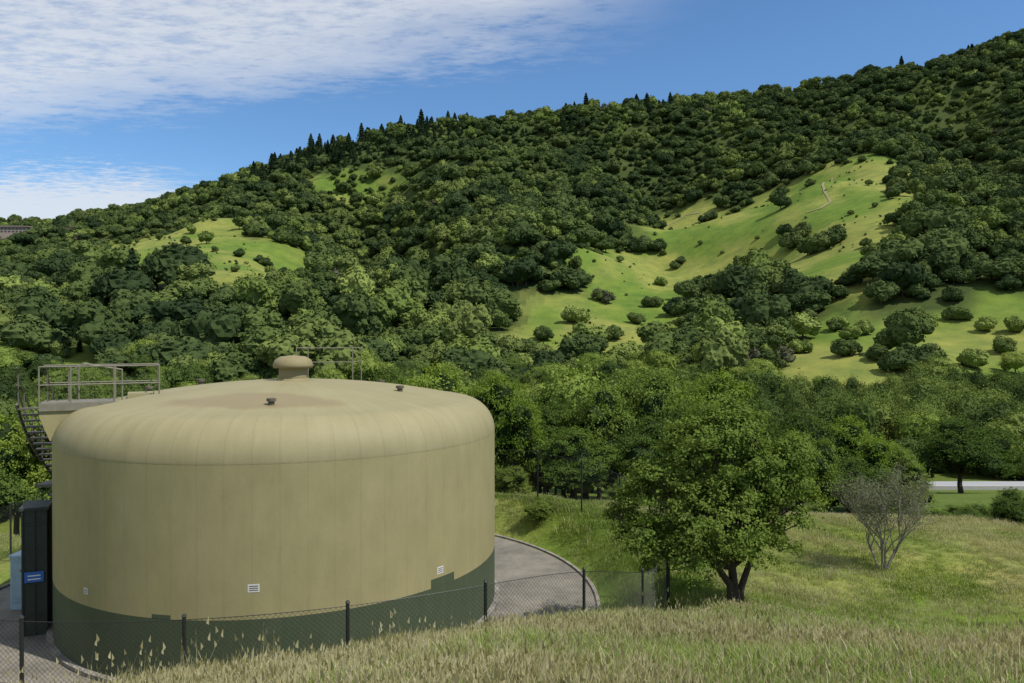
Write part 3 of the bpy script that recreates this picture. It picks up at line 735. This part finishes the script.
gc=make_coll('grass_tuft_kinds',[
 tuft('a_green_tuft',1,64,.22,.13,.0024,gm,.18,1.3,.1), tuft('b_mixed_tuft',2,64,.22,.14,.0024,gm,.45,1.2,.15), tuft('c_dry_tuft',3,60,.22,.16,.0022,gm,.8,1.1,.3),
 tuft('d_green_clump',4,46,.28,.19,.006,gm,.12,.8,.15), tuft('e_mixed_clump',5,46,.28,.20,.0055,gm,.40,.8,.2), tuft('f_dry_clump',6,42,.28,.21,.005,gm,.75,.8,.4),
 tuft('g_tall_dry_weed',7,9,.12,.50,.0022,gm,1.0,.5,1.0)])
def gpts(n,d0,d1):
    D=np.sqrt(RNG.uniform(d0*d0,d1*d1,n)); X=RNG.uniform(-.82,.82,n)*D; return X,D
X1,Y1=gpts(19000,2.2,12.5); X2,Y2=gpts(38000,12,50)
X=np.r_[X1,X2]; Y=np.r_[Y1,Y2]; near=np.r_[np.ones(len(X1),bool),np.zeros(len(X2),bool)]
r=np.hypot(X-CX,Y-CY); k=(r>10.35)&~((r<13)&(Y>25)&(X<-8)); X,Y,near,r=X[k],Y[k],near[k],r[k]; n=len(X)
dv=.40*sstep(14,5,Y)+1.7*(fbm(X/2.2,Y/2.2,80,3)-.42)+.28*sstep(3,-4,X)*sstep(16,9,Y)+.30*(RNG.random(n)-.5)+.45*sstep(12,19,X)*(Y>22)*(Y<40)
dv=np.where(r<13.5,dv-.35,dv)
idx=np.where(dv<.22,0,np.where(dv<.46,1,2))+np.where(near,0,3)
idx=np.where((RNG.random(n)<.012)&(Y<17)&(Y>4)&(dv>.2),6,idx)
s=RNG.uniform(.5,1.15,n)*np.where(near,.85,.85)*(.45+1.1*fbm(X/1.4,Y/1.4,90,3))
s=np.where((r<14)&(r>11),s*1.35,s)
scatter('grass',np.stack([X,Y,Hf(X,Y)],1),np.stack([s*1.2,s*1.2,s],1),RNG.uniform(0,6.28,n),idx,gc)
n=70; X=RNG.uniform(-9.5,-3.2,n); Y=RNG.uniform(8.5,13.5,n); s=RNG.uniform(.8,1.5,n)
scatter('dry_weeds',np.stack([X,Y,Hf(X,Y)],1),np.stack([s,s,s],1),RNG.uniform(0,6.28,n),np.full(n,6),gc)

# ---------------------------------------------------------------- camera, sun, sky
cam=bpy.data.cameras.new('camera'); co=bpy.data.objects.new('camera',cam); bpy.context.scene.collection.objects.link(co)
cam.lens=F/1024*36; cam.sensor_width=36; cam.clip_start=.1; cam.clip_end=6000
co.location=(0,0,0); co.rotation_euler=(math.radians(90-.48),0,0); bpy.context.scene.camera=co
ts=Vector((.50,-.27,.78)).normalized()
sl=bpy.data.lights.new('sun','SUN'); sl.energy=5.0; sl.angle=math.radians(.55); sl.color=(1,.955,.88)
so=bpy.data.objects.new('sun',sl); bpy.context.scene.collection.objects.link(so); so.rotation_euler=ts.to_track_quat('Z','Y').to_euler(); so.location=(30,-30,60)
w=bpy.data.worlds.new('World'); bpy.context.scene.world=w; w.use_nodes=True; nt=w.node_tree; nt.nodes.clear()
sky=N(nt,'ShaderNodeTexSky',sky_type='NISHITA'); sky.sun_disc=False; sky.sun_elevation=math.asin(ts.z); sky.sun_rotation=math.atan2(ts.x,ts.y)
sky.air_density=1.0; sky.dust_density=.3; sky.ozone_density=2.5; sky.altitude=100
tc=N(nt,'ShaderNodeTexCoord'); sp=N(nt,'ShaderNodeSeparateXYZ'); nt.links.new(tc.outputs['Generated'],sp.inputs[0])
dz_=math_(nt,'MAXIMUM',sp.outputs[2],.03)
pxx=math_(nt,'DIVIDE',sp.outputs[0],dz_); pyy=math_(nt,'DIVIDE',sp.outputs[1],dz_)
cb=N(nt,'ShaderNodeCombineXYZ'); nt.links.new(pxx,cb.inputs[0]); nt.links.new(pyy,cb.inputs[1])
def mr(x_,a,b,c=0,d=1):
    m_=N(nt,'ShaderNodeMapRange',interpolation_type='SMOOTHSTEP'); nt.links.new(x_,m_.inputs[0])
    for i,v_ in enumerate((a,b,c,d)): m_.inputs[i+1].default_value=v_
    return m_.outputs[0]
mp=N(nt,'ShaderNodeMapping'); mp.inputs['Rotation'].default_value=(0,0,.9); mp.inputs['Scale'].default_value=(1,2.0,1); nt.links.new(cb.outputs[0],mp.inputs[0])
big=noise(nt,1.1,5,mp.outputs[0],.6); fin=noise(nt,7,9,mp.outputs[0],.70)
gg=math_(nt,'ADD',pyy,math_(nt,'MULTIPLY',pxx,.40))
gg=math_(nt,'ADD',gg,math_(nt,'MULTIPLY',math_(nt,'SUBTRACT',big,.5),1.0)); gg=math_(nt,'ADD',gg,math_(nt,'MULTIPLY',math_(nt,'SUBTRACT',fin,.5),1.3))
m1=mr(gg,2.98,2.25); m1=math_(nt,'MULTIPLY',m1,mr(pxx,.62,-.1)); 
m1=math_(nt,'MULTIPLY',m1,mr(fin,.30,.62,.5,1))
lo=math_(nt,'MULTIPLY',mr(math_(nt,'ADD',pxx,math_(nt,'MULTIPLY',math_(nt,'SUBTRACT',big,.5),2.0)),-1.8,-2.7),mr(math_(nt,'ADD',pyy,math_(nt,'MULTIPLY',math_(nt,'SUBTRACT',fin,.5),4.0)),4.3,5.6))
cl=math_(nt,'MAXIMUM',m1,lo); cl=math_(nt,'MULTIPLY',cl,.80,True)
cl=math_(nt,'MULTIPLY',cl,mr(sp.outputs[2],0.02,.08))
mixn=mixc(nt,cl,mixc(nt,1.0,sky.outputs[0],(.88,1.18,1.42),'MULTIPLY'),(7.7,8.0,8.4))
bg=N(nt,'ShaderNodeBackground'); bg.inputs[1].default_value=.10; nt.links.new(mixn,bg.inputs[0])
wo=N(nt,'ShaderNodeOutputWorld'); nt.links.new(bg.outputs[0],wo.inputs[0])
sc_=bpy.context.scene; sc_.view_settings.view_transform='Standard'; sc_.view_settings.look='None'; sc_.view_settings.exposure=0
